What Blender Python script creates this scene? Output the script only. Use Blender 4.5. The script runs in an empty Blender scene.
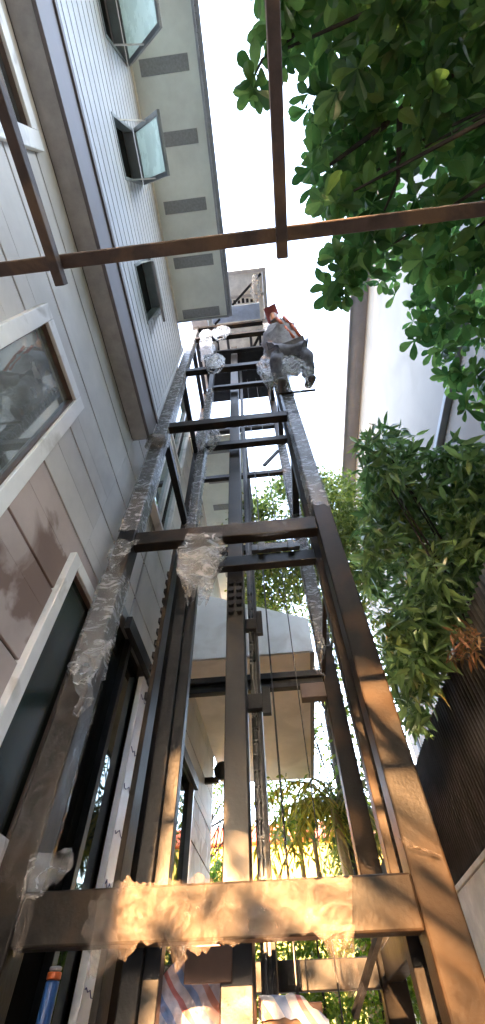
import bpy, math, random
from mathutils import Vector, Matrix, noise
random.seed(7)
S=bpy.context.scene; COL=S.collection
EYE=Vector((0,0,1.5)); FPX=406.4
# ------------------------------------------------------------ camera
P,YW,RL=[math.radians(a) for a in (53.68,-4.54,-1.716)]
fwd=Vector((math.sin(YW)*math.cos(P),math.cos(YW)*math.cos(P),math.sin(P)))
rt0=Vector((math.cos(YW),-math.sin(YW),0)); up0=rt0.cross(fwd)
rt=math.cos(RL)*rt0+math.sin(RL)*up0; up=rt.cross(fwd)
cam=bpy.data.cameras.new('camera'); co=bpy.data.objects.new('camera',cam); COL.objects.link(co)
M=Matrix((rt,up,-fwd)).transposed().to_4x4(); M.translation=EYE; co.matrix_world=M
cam.sensor_fit='VERTICAL'; cam.sensor_height=24; cam.lens=24*FPX/1024; cam.clip_end=3000; cam.clip_start=.02
S.camera=co
def ray(px,py): return (rt*(px-242.5)-up*(py-512)+fwd*FPX)
def at(ax,v,px,py):
    d=ray(px,py); i='xyz'.index(ax); return EYE+d*((v-EYE[i])/d[i])
# ------------------------------------------------------------ materials
def mat(name,col,rough=.6,metal=0,var=.12,scale=6,bump=0,bscale=40,col2=None,stain=None,spec=.5,stretch=(1,1,1),island=0):
    m=bpy.data.materials.new(name); m.use_nodes=True; n=m.node_tree.nodes; l=m.node_tree.links
    b=n['Principled BSDF']; b.inputs['Roughness'].default_value=rough; b.inputs['Metallic'].default_value=metal
    b.inputs['Specular IOR Level'].default_value=spec
    tc=n.new('ShaderNodeTexCoord'); mp=n.new('ShaderNodeMapping'); mp.inputs['Scale'].default_value=stretch
    l.new(tc.outputs['Object'],mp.inputs['Vector'])
    nz=n.new('ShaderNodeTexNoise'); nz.inputs['Scale'].default_value=scale; nz.inputs['Detail'].default_value=6; nz.inputs['Roughness'].default_value=.65
    l.new(mp.outputs[0],nz.inputs['Vector'])
    r=n.new('ShaderNodeValToRGB'); c2=col2 or tuple(c*(1+var*1.5) for c in col); c1=tuple(c*(1-var*1.5) for c in col) if not col2 else col
    r.color_ramp.elements[0].position=.35; r.color_ramp.elements[1].position=.68
    r.color_ramp.elements[0].color=(*c1,1); r.color_ramp.elements[1].color=(*c2,1)
    l.new(nz.outputs['Fac'],r.inputs[0]); out=r.outputs[0]
    if stain:
        sc,scol,p0,p1=stain
        n2=n.new('ShaderNodeTexNoise'); n2.inputs['Scale'].default_value=sc; n2.inputs['Detail'].default_value=8; n2.inputs['Distortion'].default_value=.6
        l.new(tc.outputs['Object'],n2.inputs['Vector'])
        r2=n.new('ShaderNodeMapRange'); r2.inputs['From Min'].default_value=p0; r2.inputs['From Max'].default_value=p1
        l.new(n2.outputs['Fac'],r2.inputs['Value'])
        mx=n.new('ShaderNodeMix'); mx.data_type='RGBA'; l.new(r2.outputs[0],mx.inputs['Factor']); l.new(out,mx.inputs['A']); mx.inputs['B'].default_value=(*scol,1)
        out=mx.outputs['Result']
    if island:
        ge=n.new('ShaderNodeNewGeometry'); mr=n.new('ShaderNodeMapRange'); mr.inputs['To Min'].default_value=1-island; mr.inputs['To Max'].default_value=1+island
        l.new(ge.outputs['Random Per Island'],mr.inputs['Value']); h0=n.new('ShaderNodeHueSaturation'); l.new(mr.outputs[0],h0.inputs['Value']); l.new(out,h0.inputs['Color'])
        mh=n.new('ShaderNodeMapRange'); mh.inputs['To Min'].default_value=.5+.06*island; mh.inputs['To Max'].default_value=.5-.06*island; l.new(ge.outputs['Random Per Island'],mh.inputs['Value'])
        if island>.2: l.new(mh.outputs[0],h0.inputs['Hue'])
        out=h0.outputs[0]
    l.new(out,b.inputs['Base Color'])
    rr=n.new('ShaderNodeMapRange'); rr.inputs['To Min'].default_value=max(0,rough-.12); rr.inputs['To Max'].default_value=min(1,rough+.15)
    l.new(nz.outputs['Fac'],rr.inputs['Value']); l.new(rr.outputs[0],b.inputs['Roughness'])
    if bump:
        n3=n.new('ShaderNodeTexNoise'); n3.inputs['Scale'].default_value=bscale; n3.inputs['Detail'].default_value=5
        l.new(mp.outputs[0],n3.inputs['Vector'])
        bp=n.new('ShaderNodeBump'); bp.inputs['Strength'].default_value=bump; bp.inputs['Distance'].default_value=.01
        l.new(n3.outputs['Fac'],bp.inputs['Height']); l.new(bp.outputs[0],b.inputs['Normal'])
    return m
def leafmat(name,c1,c2,trans=.45,rough=.35,scale=3):
    m=mat(name,c1,rough,col2=c2,scale=scale,spec=.5,island=.45); n=m.node_tree.nodes; l=m.node_tree.links
    b=n['Principled BSDF']; t=n.new('ShaderNodeBsdfTranslucent'); mx=n.new('ShaderNodeMixShader'); mx.inputs[0].default_value=trans
    src=b.inputs['Base Color'].links[0].from_socket
    hs=n.new('ShaderNodeHueSaturation'); hs.inputs['Value'].default_value=1.6; hs.inputs['Saturation'].default_value=1.1; hs.inputs['Hue'].default_value=.49
    l.new(src,hs.inputs['Color']); l.new(hs.outputs[0],t.inputs['Color'])
    l.new(b.outputs[0],mx.inputs[1]); l.new(t.outputs[0],mx.inputs[2]); l.new(mx.outputs[0],n['Material Output'].inputs['Surface'])
    return m
def filmmat(name,lo=.15,hi=.75,tint=(.8,.8,.82),sc=9,stretch=(1,1,2.2),rough=.18):
    m=bpy.data.materials.new(name); m.use_nodes=True; n=m.node_tree.nodes; l=m.node_tree.links; b=n['Principled BSDF']
    b.inputs['Base Color'].default_value=(*tint,1); b.inputs['Roughness'].default_value=rough; b.inputs['Specular IOR Level'].default_value=.5 if rough<.4 else .2
    tc=n.new('ShaderNodeTexCoord'); mp=n.new('ShaderNodeMapping'); mp.inputs['Scale'].default_value=stretch; mp.inputs['Rotation'].default_value=(.3,.4,0)
    l.new(tc.outputs['Object'],mp.inputs['Vector'])
    nz=n.new('ShaderNodeTexNoise'); nz.inputs['Scale'].default_value=sc; nz.inputs['Detail'].default_value=4; nz.inputs['Roughness'].default_value=.6; nz.inputs['Distortion'].default_value=2.2
    l.new(mp.outputs[0],nz.inputs['Vector'])
    r=n.new('ShaderNodeMapRange'); r.inputs['From Min'].default_value=.34; r.inputs['From Max'].default_value=.72
    r.inputs['To Min'].default_value=lo; r.inputs['To Max'].default_value=hi; l.new(nz.outputs['Fac'],r.inputs['Value'])
    tr=n.new('ShaderNodeBsdfTransparent'); mx=n.new('ShaderNodeMixShader')
    l.new(r.outputs[0],mx.inputs[0]); l.new(tr.outputs[0],mx.inputs[1]); l.new(b.outputs[0],mx.inputs[2])
    bp=n.new('ShaderNodeBump'); bp.inputs['Strength'].default_value=.3; bp.inputs['Distance'].default_value=.012
    l.new(nz.outputs['Fac'],bp.inputs['Height']); l.new(bp.outputs[0],b.inputs['Normal'])
    l.new(mx.outputs[0],n['Material Output'].inputs['Surface']); return m
def glassmat(name,tint,refl=.12,dirt_sheen=.1):
    m=bpy.data.materials.new(name); m.use_nodes=True; n=m.node_tree.nodes; l=m.node_tree.links; b=n['Principled BSDF']
    g=n.new('ShaderNodeBsdfGlossy'); g.inputs['Roughness'].default_value=.02; g.inputs['Color'].default_value=(.75,.82,.80,1)
    t=n.new('ShaderNodeBsdfTransparent'); t.inputs['Color'].default_value=(*tint,1)
    fr=n.new('ShaderNodeFresnel'); fr.inputs['IOR'].default_value=1.5
    ad=n.new('ShaderNodeMath'); ad.operation='ADD'; ad.use_clamp=True; ad.inputs[1].default_value=refl; l.new(fr.outputs[0],ad.inputs[0])
    b.inputs['Base Color'].default_value=(.5,.52,.5,1)
    tc=n.new('ShaderNodeTexCoord'); nz=n.new('ShaderNodeTexNoise'); nz.inputs['Scale'].default_value=3; nz.inputs['Detail'].default_value=8; l.new(tc.outputs['Object'],nz.inputs['Vector'])
    mm=n.new('ShaderNodeMath'); mm.operation='MULTIPLY'; mm.inputs[1].default_value=dirt_sheen*1.6; l.new(nz.outputs['Fac'],mm.inputs[0])
    m1=n.new('ShaderNodeMixShader'); l.new(mm.outputs[0],m1.inputs[0]); l.new(t.outputs[0],m1.inputs[1]); l.new(b.outputs[0],m1.inputs[2])
    m2=n.new('ShaderNodeMixShader'); l.new(ad.outputs[0],m2.inputs[0]); l.new(m1.outputs[0],m2.inputs[1]); l.new(g.outputs[0],m2.inputs[2])
    l.new(m2.outputs[0],n['Material Output'].inputs['Surface']); return m
def stripemat(name,cols,axis=(1,0,0),scale=3,rough=.5):
    m=bpy.data.materials.new(name); m.use_nodes=True; n=m.node_tree.nodes; l=m.node_tree.links; b=n['Principled BSDF']; b.inputs['Roughness'].default_value=rough
    tc=n.new('ShaderNodeTexCoord'); dp=n.new('ShaderNodeVectorMath'); dp.operation='DOT_PRODUCT'; dp.inputs[1].default_value=axis
    l.new(tc.outputs['Object'],dp.inputs[0]); mu=n.new('ShaderNodeMath'); mu.operation='MULTIPLY'; mu.inputs[1].default_value=scale; l.new(dp.outputs['Value'],mu.inputs[0])
    nz=n.new('ShaderNodeTexNoise'); nz.inputs['Scale'].default_value=4; l.new(tc.outputs['Object'],nz.inputs['Vector'])
    m3=n.new('ShaderNodeMath'); m3.operation='MULTIPLY_ADD'; m3.inputs[1].default_value=.35; l.new(nz.outputs['Fac'],m3.inputs[0]); l.new(mu.outputs[0],m3.inputs[2])
    fr=n.new('ShaderNodeMath'); fr.operation='FRACT'; l.new(m3.outputs[0],fr.inputs[0])
    r=n.new('ShaderNodeValToRGB'); r.color_ramp.interpolation='CONSTANT'; e=r.color_ramp.elements
    e[0].color=(*cols[0][1],1); e[0].position=0; e[1].position=cols[1][0]; e[1].color=(*cols[1][1],1)
    for p,c in cols[2:]: q=e.new(p); q.color=(*c,1)
    l.new(fr.outputs[0],r.inputs[0]); l.new(r.outputs[0],b.inputs['Base Color'])
    w=n.new('ShaderNodeTexNoise'); w.inputs['Scale'].default_value=9; w.inputs['Detail'].default_value=4; l.new(tc.outputs['Object'],w.inputs['Vector'])
    bp=n.new('ShaderNodeBump'); bp.inputs['Strength'].default_value=.8; bp.inputs['Distance'].default_value=.03; l.new(w.outputs['Fac'],bp.inputs['Height']); l.new(bp.outputs[0],b.inputs['Normal'])
    return m
steel=mat('painted steel',(.014,.0125,.0115),.46,0,.25,5,.14,60,stain=(2.6,(.048,.029,.015),.46,.75),spec=.16)
steel_d=mat('dark steel',(.014,.014,.015),.42,0,.3,8,.15,50,spec=.3)
galv=mat('galvanised rail',(.09,.092,.095),.35,.4,.25,14,.2,40)
rust=mat('red oxide steel',(.060,.042,.036),.6,.0,.25,9,.25,70,stain=(5,(.13,.085,.05),.5,.62))
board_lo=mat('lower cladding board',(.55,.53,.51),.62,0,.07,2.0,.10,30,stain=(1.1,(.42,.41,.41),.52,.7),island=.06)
board_warm_st=mat('stained board with painted warm light',(.42,.345,.315),.62,0,.08,2.0,.12,30,stain=(1.7,(.20,.135,.11),.50,.56),island=.08)  # pinkish base paints in warm reflected light; the dark blotches are wood stains
board_up=mat('upper vinyl siding',(.46,.47,.50),.5,0,.05,2,.05,30)
dark_gap=mat('dark gap backing',(.055,.035,.028),.9)
soff=mat('soffit panel',(.76,.80,.76),.6,0,.07,1.5,.05,10)
vent=mat('soffit vent strip',(.27,.28,.29),.7,0,.1,30)
trim_d=mat('brown trim',(.14,.122,.122),.5,0,.12,4)
trim_l=mat('grey trim',(.45,.46,.47),.6,0,.08,3)
alu=mat('white aluminium frame',(.74,.73,.71),.4,0,.04,5,stain=(6,(.42,.40,.36),.55,.75))
alu_g=mat('grey aluminium frame',(.26,.28,.29),.35,.3,.1,6)
room=mat('room plaster',(.50,.50,.45),.8)
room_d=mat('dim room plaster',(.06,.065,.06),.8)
glass=glassmat('window glass',(.65,.74,.68),.16,.42)  # strong pale veil paints in the reflected bright sky and eave
glass_dk=glassmat('dark window glass',(.04,.075,.06),.0,.02)
glass_b=glassmat('sky reflecting glass',(.6,.7,.75),.32,.1)
frost=leafmat('frosted sash glass',(.52,.58,.57),(.58,.64,.63),.45,.25)
white_board=mat('bay white board',(.86,.88,.86),.6,0,.03,2,stain=(2.5,(.68,.67,.63),.5,.7))
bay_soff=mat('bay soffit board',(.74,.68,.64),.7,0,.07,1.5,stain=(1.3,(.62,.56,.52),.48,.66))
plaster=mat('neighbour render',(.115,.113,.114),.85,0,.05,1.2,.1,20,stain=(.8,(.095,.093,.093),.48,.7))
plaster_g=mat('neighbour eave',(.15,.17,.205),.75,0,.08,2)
conc=mat('concrete',(.48,.46,.42),.85,0,.15,3,.3,25,stain=(1.5,(.34,.32,.29),.5,.7))
fence_m=mat('dark corrugated sheet',(.075,.064,.058),.55,.2,.3,3)
soil=mat('ground soil',(.11,.085,.06),.95,0,.25,1.5,.4,12)
pave=mat('path concrete',(.3,.28,.25),.9,0,.15,1.5,.2,20)
bark=mat('bark',(.035,.030,.024),.9,0,.3,8,.5,30)
big_leaf=leafmat('broad leaf',(.045,.105,.036),(.11,.22,.065),.58,.30,2.5)
lance_leaf=leafmat('lance leaf',(.06,.115,.04),(.15,.25,.09),.40,.30,1.6)
far_leaf=leafmat('far leaf',(.05,.085,.02),(.14,.19,.04),.45,.5,.8)
palm_leaf=leafmat('palm leaf',(.12,.14,.02),(.30,.26,.05),.5,.45,1.5)
hedge_leaf=leafmat('hedge leaf',(.07,.14,.02),(.16,.26,.04),.45,.5,1.2)
dry_leaf=leafmat('dry leaf',(.16,.09,.04),(.30,.18,.08),.3,.6,5)
film=filmmat('clear plastic film',.0,.26,(.36,.33,.31),8,(1,1,.8))
film_w=filmmat('milky plastic film',.10,.58,(.52,.52,.53),6,(1,1,2.2),rough=.32)
film_y=filmmat('aged plastic film',.08,.66,(.27,.225,.19),7,(1,1,1.2),rough=.5)
blue=mat('blue plastic',(.03,.14,.45),.4); orange=mat('orange plastic',(.65,.14,.03),.4)
yellow=mat('yellow render',(.75,.48,.10),.8); redroof=mat('red roof',(.45,.09,.06),.7)
cable_m=mat('steel cable',(.08,.08,.085),.4,.6)
ply=mat('plywood',(.13,.07,.045),.6,0,.15,5,.1,30)
tapefilm=mat('protective film on jamb',(.78,.80,.88),.4,0,.05,5)
ink=mat('blue marker ink',(.02,.03,.16),.5)
tarp1=stripemat('striped raffia',[(0,(.58,.57,.62)),(.16,(.20,.28,.48)),(.30,(.60,.56,.60)),(.46,(.55,.20,.19)),(.54,(.62,.55,.56)),(.66,(.25,.33,.52)),(.76,(.60,.48,.48)),(.90,(.52,.24,.18))],(.9,.2,.8),3.3)
tarp2=stripemat('grey and orange tarp',[(0,(.13,.125,.15)),(.34,(.34,.11,.06)),(.38,(.17,.165,.20)),(.62,(.09,.09,.115)),(.86,(.30,.10,.06)),(.89,(.20,.19,.22))],(1,.1,.35),2.6)
redcloth=mat('red cloth',(.34,.07,.06),.7)
# ------------------------------------------------------------ mesh helpers
class MB:
    def __init__(s): s.v=[]; s.f=[]; s.mi=[]
    def quad(s,pts,mi=0):
        k=len(s.v); s.v+= [tuple(p) for p in pts]; s.f.append(tuple(range(k,k+len(pts)))); s.mi.append(mi)
    def box(s,x0,x1,y0,y1,z0,z1,ch=0,mi=0):
        if x0>x1:x0,x1=x1,x0
        if y0>y1:y0,y1=y1,y0
        if z0>z1:z0,z1=z1,z0
        k=len(s.v)
        s.v+=[(x0,y0,z0),(x1,y0,z0),(x1,y1,z0),(x0,y1,z0),(x0,y0,z1),(x1,y0,z1),(x1,y1,z1),(x0,y1,z1)]
        for f in ((0,3,2,1),(4,5,6,7),(0,1,5,4),(1,2,6,5),(2,3,7,6),(3,0,4,7)): s.f.append(tuple(k+i for i in f)); s.mi.append(mi)
        return s
    def bar(s,a,b,w,h=None,n=4,roll=0,w2=None,mi=0,cap=True):
        a=Vector(a);b=Vector(b);d=(b-a).normalized(); h=h or w
        r=d.cross(Vector((0,0,1))); r=r.normalized() if r.length>1e-3 else Vector((1,0,0)); u=r.cross(d).normalized()
        k=len(s.v); t=(w2/w) if w2 else 1
        for q,sc in ((a,1),(b,t)):
            for i in range(n):
                if n==4: c,e=[(-1,-1),(1,-1),(1,1),(-1,1)][i]
                else: an=2*math.pi*i/n; c,e=math.cos(an),math.sin(an)
                s.v.append(tuple(q+r*c*w/2*sc+u*e*h/2*sc))
        for i in range(n): s.f.append((k+i,k+(i+1)%n,k+n+(i+1)%n,k+n+i)); s.mi.append(mi)
        if cap:
            s.f.append(tuple(k+i for i in range(n))[::-1]); s.f.append(tuple(k+n+i for i in range(n))); s.mi+=[mi,mi]
        return s
    def tube(s,pts,rad,n=8,mi=0):
        for i in range(len(pts)-1):
            r0=rad[i] if isinstance(rad,(list,tuple)) else rad; r1=rad[i+1] if isinstance(rad,(list,tuple)) else rad
            s.bar(pts[i],pts[i+1],2*r0,n=n,w2=2*r1,mi=mi)
        return s
    def grid(s,fn,nu,nv,mi=0):
        k=len(s.v)
        for j in range(nv+1):
            for i in range(nu+1): s.v.append(tuple(fn(i/nu,j/nv)))
        for j in range(nv):
            for i in range(nu):
                a=k+j*(nu+1)+i; s.f.append((a,a+1,a+nu+2,a+nu+1)); s.mi.append(mi)
        return s
def build(name,mb,m,parent=None,smooth=False,bevel=0,solid=0):
    me=bpy.data.meshes.new(name)
    if parent is not None: off=WORLD[parent.name]
    else:
        xs=[v[0] for v in mb.v]; ys=[v[1] for v in mb.v]; off=Vector(((min(xs)+max(xs))/2,(min(ys)+max(ys))/2,min(v[2] for v in mb.v)))
    me.from_pydata([(v[0]-off[0],v[1]-off[1],v[2]-off[2]) for v in mb.v],[],mb.f); 
    for q in (m if isinstance(m,list) else [m]): me.materials.append(q)
    if any(mb.mi): me.polygons.foreach_set('material_index',mb.mi)
    if smooth: me.polygons.foreach_set('use_smooth',[True]*len(me.polygons))
    me.update()
    o=bpy.data.objects.new(name,me); COL.objects.link(o)
    if parent is not None:
        o.parent=parent
    else: o.location=off
    WORLD[o.name]=off.copy()
    if bevel:
        b=o.modifiers.new('bevel','BEVEL'); b.width=bevel; b.segments=2; b.limit_method='ANGLE'; b.harden_normals=False
    if solid:
        b=o.modifiers.new('solid','SOLIDIFY'); b.thickness=solid
    return o
WORLD={}
# children of children: keep coordinates relative to the top Empty (their parents sit at its origin)
def thing(name,loc,label,cat,group=None,kind=None):
    o=bpy.data.objects.new(name,None); COL.objects.link(o); o.location=loc; WORLD[o.name]=Vector(loc)
    o['label']=label; o['category']=cat
    if group:o['group']=group
    return o
def tag(o,label,cat,group=None,kind=None):
    o['label']=label; o['category']=cat
    if group:o['group']=group
    if kind:o['kind']=kind
    return o
# ------------------------------------------------------------ setting
g=build('ground',MB().box(-300,300,-300,600,-.3,0),soil); tag(g,'brown bare ground around the house and the lift shaft','ground',kind='structure')
g=build('path',MB().box(-1.4,1.45,-6,12,.0,.03),pave); tag(g,'concrete side path running between the house and the fence','path',kind='structure')
# ------------------------------------------------------------ house on the left
XL=-1.45; XU=-1.25
def minus(r,holes):
    out=[r]
    for h in holes:
        nxt=[]
        for a in out:
            y0,y1,z0,z1=a; hy0,hy1,hz0,hz1=h
            if hy1<=y0 or hy0>=y1 or hz1<=z0 or hz0>=z1: nxt.append(a); continue
            if hz0>z0: nxt.append((y0,y1,z0,hz0))
            if hz1<z1: nxt.append((y0,y1,hz1,z1))
            c0,c1=max(z0,hz0),min(z1,hz1)
            if hy0>y0: nxt.append((y0,hy0,c0,c1))
            if hy1<y1: nxt.append((hy1,y1,c0,c1))
        out=nxt
    return out
house=thing('house',(-4,2,0),'grey board clad house on the left with open awning windows and deep eave','house')
lowwin=[(-1.9,-.62,4.25,5.60),(.46,1.10,3.25,4.72),(1.98,2.47,2.16,3.72)]
landing=(2.78,6.9,.15,4.12)
Y0,Y1=-5.0,8.95
holes=lowwin+[landing]
mb=MB(); bk=MB(); z=2.87-.55*5
rows=[]
while z<9.8: rows.append((z,min(z+.55,9.8))); z+=.55
for z0,z1 in [(0,rows[0][0])]+rows:
    zt=5.93
    for (ya,yb,top) in ((Y0,2.05,5.93),(2.05,Y1,9.8)):
        if z0>=top: continue
        zz=min(z1,top)
        for q in minus((ya,yb,z0+.017,zz-.004),holes+([(3.2,3.24,0,9)] if ya>2 else [])):
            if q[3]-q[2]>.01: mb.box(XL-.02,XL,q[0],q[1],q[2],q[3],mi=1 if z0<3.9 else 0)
for q in minus((Y0,Y1,0,9.8),holes): bk.box(XL-.14,XL-.021,q[0],q[1],q[2],q[3])
build('wall',mb,[board_lo,board_warm_st],house,bevel=.004); build('wall_backing',bk,dark_gap,house)
# end walls, back wall, floors
mb=MB().box(-8,XL-.15,Y0-.12,Y0,0,9.8).box(-8,XL-.15,Y1-.12,Y1,0,9.8).box(-8.1,-8,Y0,Y1,0,9.8)
build('end_wall',mb,trim_l,house)
mb=MB().box(XL,XL-.02,Y0-.12,Y0-.002,0,9.8)
# upper wall (vinyl siding in courses)
uwin=[(-2.45,-1.73,8.35,9.5),(-1.04,-.45,7.75,8.88),(.36,1.04,7.2,8.3)]
mb=MB(); z=6.46
while z<9.84:
    z1=min(z+.2,9.84)
    for q in minus((Y0,1.98,z,z1),uwin):
        if q[3]-q[2]<.01: continue
        k=len(mb.v); y0,y1,za,zb=q
        fa=(za-z)/.2*.006; fb=(zb-z)/.2*.006
        mb.v+=[(XU+.012-fa,y0,za),(XU+.012-fa,y1,za),(XU+.012-fb,y1,zb),(XU+.012-fb,y0,zb),(XU-.03,y0,za),(XU-.03,y1,za)]
        mb.f+=[(k,k+1,k+2,k+3),(k+4,k+5,k+1,k)]; mb.mi+=[0,0]
    z+=.2
build('upper_wall',mb,board_up,house)
bk=MB()
for q in minus((Y0,1.98,5.95,9.84),uwin): bk.box(XU-.12,XU-.031,*q)
bk.box(XL,XU-.13,1.93,2.05,5.95,9.84)
build('upper_backing',bk,trim_l,house)
build('band_trim',MB().box(XU+.015,XU-.02,Y0,2.06,5.93,6.458).box(XU+.035,XU+.016,Y0,2.06,6.38,6.45),trim_d,house,bevel=.006)
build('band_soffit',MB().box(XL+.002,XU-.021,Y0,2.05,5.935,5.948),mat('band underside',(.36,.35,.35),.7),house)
build('corner_trim',MB().box(XU-.03,XU+.022,1.985,2.055,6.462,9.84),board_up,house,bevel=.004)
# eave
def eave(y0,y1):
    s=MB().box(XU-.13 if y0<2 else XL+.002,-.30,y0,y1,9.85,9.88)
    so=build('soffit',s,soff,house)
    f=MB().box(-.298,-.265,y0-.03,y1+.03,9.80,10.02).box(XU-.1,-.3,y1+.002,y1+.03,9.80,10.0)
    build('fascia',f,mat('fascia paint',(.30,.32,.36),.5) if y0<2 else bpy.data.materials['fascia paint'],house,bevel=.004)
    gt=MB()
    n=max(2,int((y1-y0)/.06))
    for i in range(n): gt.box(-.263,-.245,y0+i*.06,y0+i*.06+.035,9.83,9.86)
    gt.box(-.262,-.20,y0-.03,y1+.03,9.862,9.99)
    build('gutter',gt,bpy.data.materials['fascia paint'],house)
    return so
so=eave(Y0,1.52); 
for y in (-2.56,-1.77,-1.0,-.18,.6,1.43): build('vent_strip',MB().box(-1.12,-.43,y-.085,min(y+.085,1.50),9.838,9.849),vent,so)
so=eave(3.95,10.2)
for y in (4.3,5.1,5.9,6.7,7.5,8.3,9.1): build('vent_strip',MB().box(-1.2,-.43,y-.085,y+.085,9.838,9.849),vent,so)
build('wall_top_moulding',MB().box(XU+.03,XU-.01,Y0,1.5,9.74,9.845),mat('cream moulding',(.62,.58,.50),.6),house,bevel=.01)
r=MB(); r.quad([(-.27,Y0-.1,10.03),(-.27,1.55,10.03),(-5,1.55,11.6),(-5,Y0-.1,11.6)]); r.quad([(-.27,3.93,10.03),(-.27,10.2,10.03),(-5,10.2,11.6),(-5,3.93,11.6)]); r.quad([(-1.5,1.55,10.44),(-1.5,3.93,10.44),(-5,3.93,11.6),(-5,1.55,11.6)]);r.quad([(-5,Y0-.1,11.6),(-5,10.2,11.6),(-8.5,10.2,10.2),(-8.5,Y0-.1,10.2)])
r.quad([(-1.5,3.93,9.9),(-.3,3.93,9.9),(-.27,3.93,10.03),(-1.5,3.93,10.44)])
build('roof',r,mat('roof sheet',(.2,.2,.22),.5),house,solid=.04)
# lower windows: frame > pane ; rooms behind
def window(y0,y1,z0,z1,fr=.10,gm=glass,X=XL,proud=.05,roomm=room,depth=1.2,fm=alu):
    f=MB(); a,b=y0-fr*.75,y1+fr*.75; c,d=z0-fr*.75,z1+fr*.75
    w=fr
    f.box(X-.08,X+proud,a,a+w,c,d).box(X-.08,X+proud,b-w,b,c,d).box(X-.08,X+proud,a+w,b-w,d-w,d).box(X-.08,X+proud,a+w,b-w,c,c+w)
    fo=build('window',f,fm,house,bevel=.006)
    i=MB(); e=.012
    ya,yb,za,zb=a+w,b-w,c+w,d-w
    i.box(X-.07,X+proud-.025,ya,ya+e,za,zb).box(X-.07,X+proud-.025,yb-e,yb,za,zb).box(X-.07,X+proud-.025,ya+e,yb-e,zb-e,zb).box(X-.07,X+proud-.025,ya+e,yb-e,za,za+e)
    build('inner_frame',i,trim_red,fo)
    build('pane',MB().box(X-.012,X-.006,ya+e,yb-e,za+e,zb-e),gm,fo)
    r=MB(); x1=X-.145; x0=x1-depth; Y0r,Y1r,Z0r,Z1r=y0-.25,y1+.25,z0-.5,z1+.25
    r.quad([(x0,Y0r,Z0r),(x0,Y1r,Z0r),(x0,Y1r,Z1r),(x0,Y0r,Z1r)]); r.quad([(x0,Y0r,Z1r),(x0,Y1r,Z1r),(x1,Y1r,Z1r),(x1,Y0r,Z1r)])
    r.quad([(x0,Y0r,Z0r),(x1,Y0r,Z0r),(x1,Y0r,Z1r),(x0,Y0r,Z1r)]); r.quad([(x0,Y1r,Z0r),(x0,Y1r,Z1r),(x1,Y1r,Z1r),(x1,Y1r,Z0r)]); r.quad([(x0,Y0r,Z0r),(x0,Y1r,Z0r),(x1,Y1r,Z0r),(x1,Y0r,Z0r)])
    build('room_lining',r,roomm,fo)
    return fo
trim_red=mat('brown inner bead',(.10,.06,.045),.5)
window(*lowwin[0],.12,glass_b); wB=window(*lowwin[1],.11,glass); window(*lowwin[2],.10,mat('reflected tree green glass',(.009,.019,.015),.16,0,.5,2.5,spec=.32,stain=(5,(.016,.026,.022),.5,.7)),roomm=room_d)  # last pane: dark green base colour paints in the reflected trees
# white beam and plastic heap inside window B
bb=MB().bar(at('x',-1.75,30,300),at('x',-1.75,52,395),.09,.12); build('interior_beam',bb,trim_l,wB)
def blob(c,r,sx,sy,sz,seed=0,amp=.35,fq=3,nu=28,nv=18):
    mb=MB()
    def fn(u,v):
        a=2*math.pi*u; t=math.pi*v; d=Vector((math.sin(t)*math.cos(a),math.sin(t)*math.sin(a),math.cos(t)))
        k=1+amp*noise.fractal(d*fq+Vector((seed,seed*2,0)),1,2,4)
        return Vector(c)+Vector((d.x*sx,d.y*sy,d.z*sz))*r*k
    return mb.grid(fn,nu,nv)
sk=build('plastic_sack',blob((-1.70,.98,3.82),1,.12,.30,.42,3,.32,4),mat('grey sack plastic',(.10,.11,.13),.3,0,.3,6,.8,14)); tag(sk,'crumpled dark grey plastic heap behind the glass of the middle left window','plastic sack')
sh=thing('shelf',( -1.72,.95,0),'pale interior sill under the plastic heap behind the middle left window','sill')
build('board',MB().box(-1.9,-1.60,.3,1.3,3.30,3.36),room,sh); build('support',MB().box(-1.9,-1.8,.9,1.0,0,3.3),room,sh)
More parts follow.
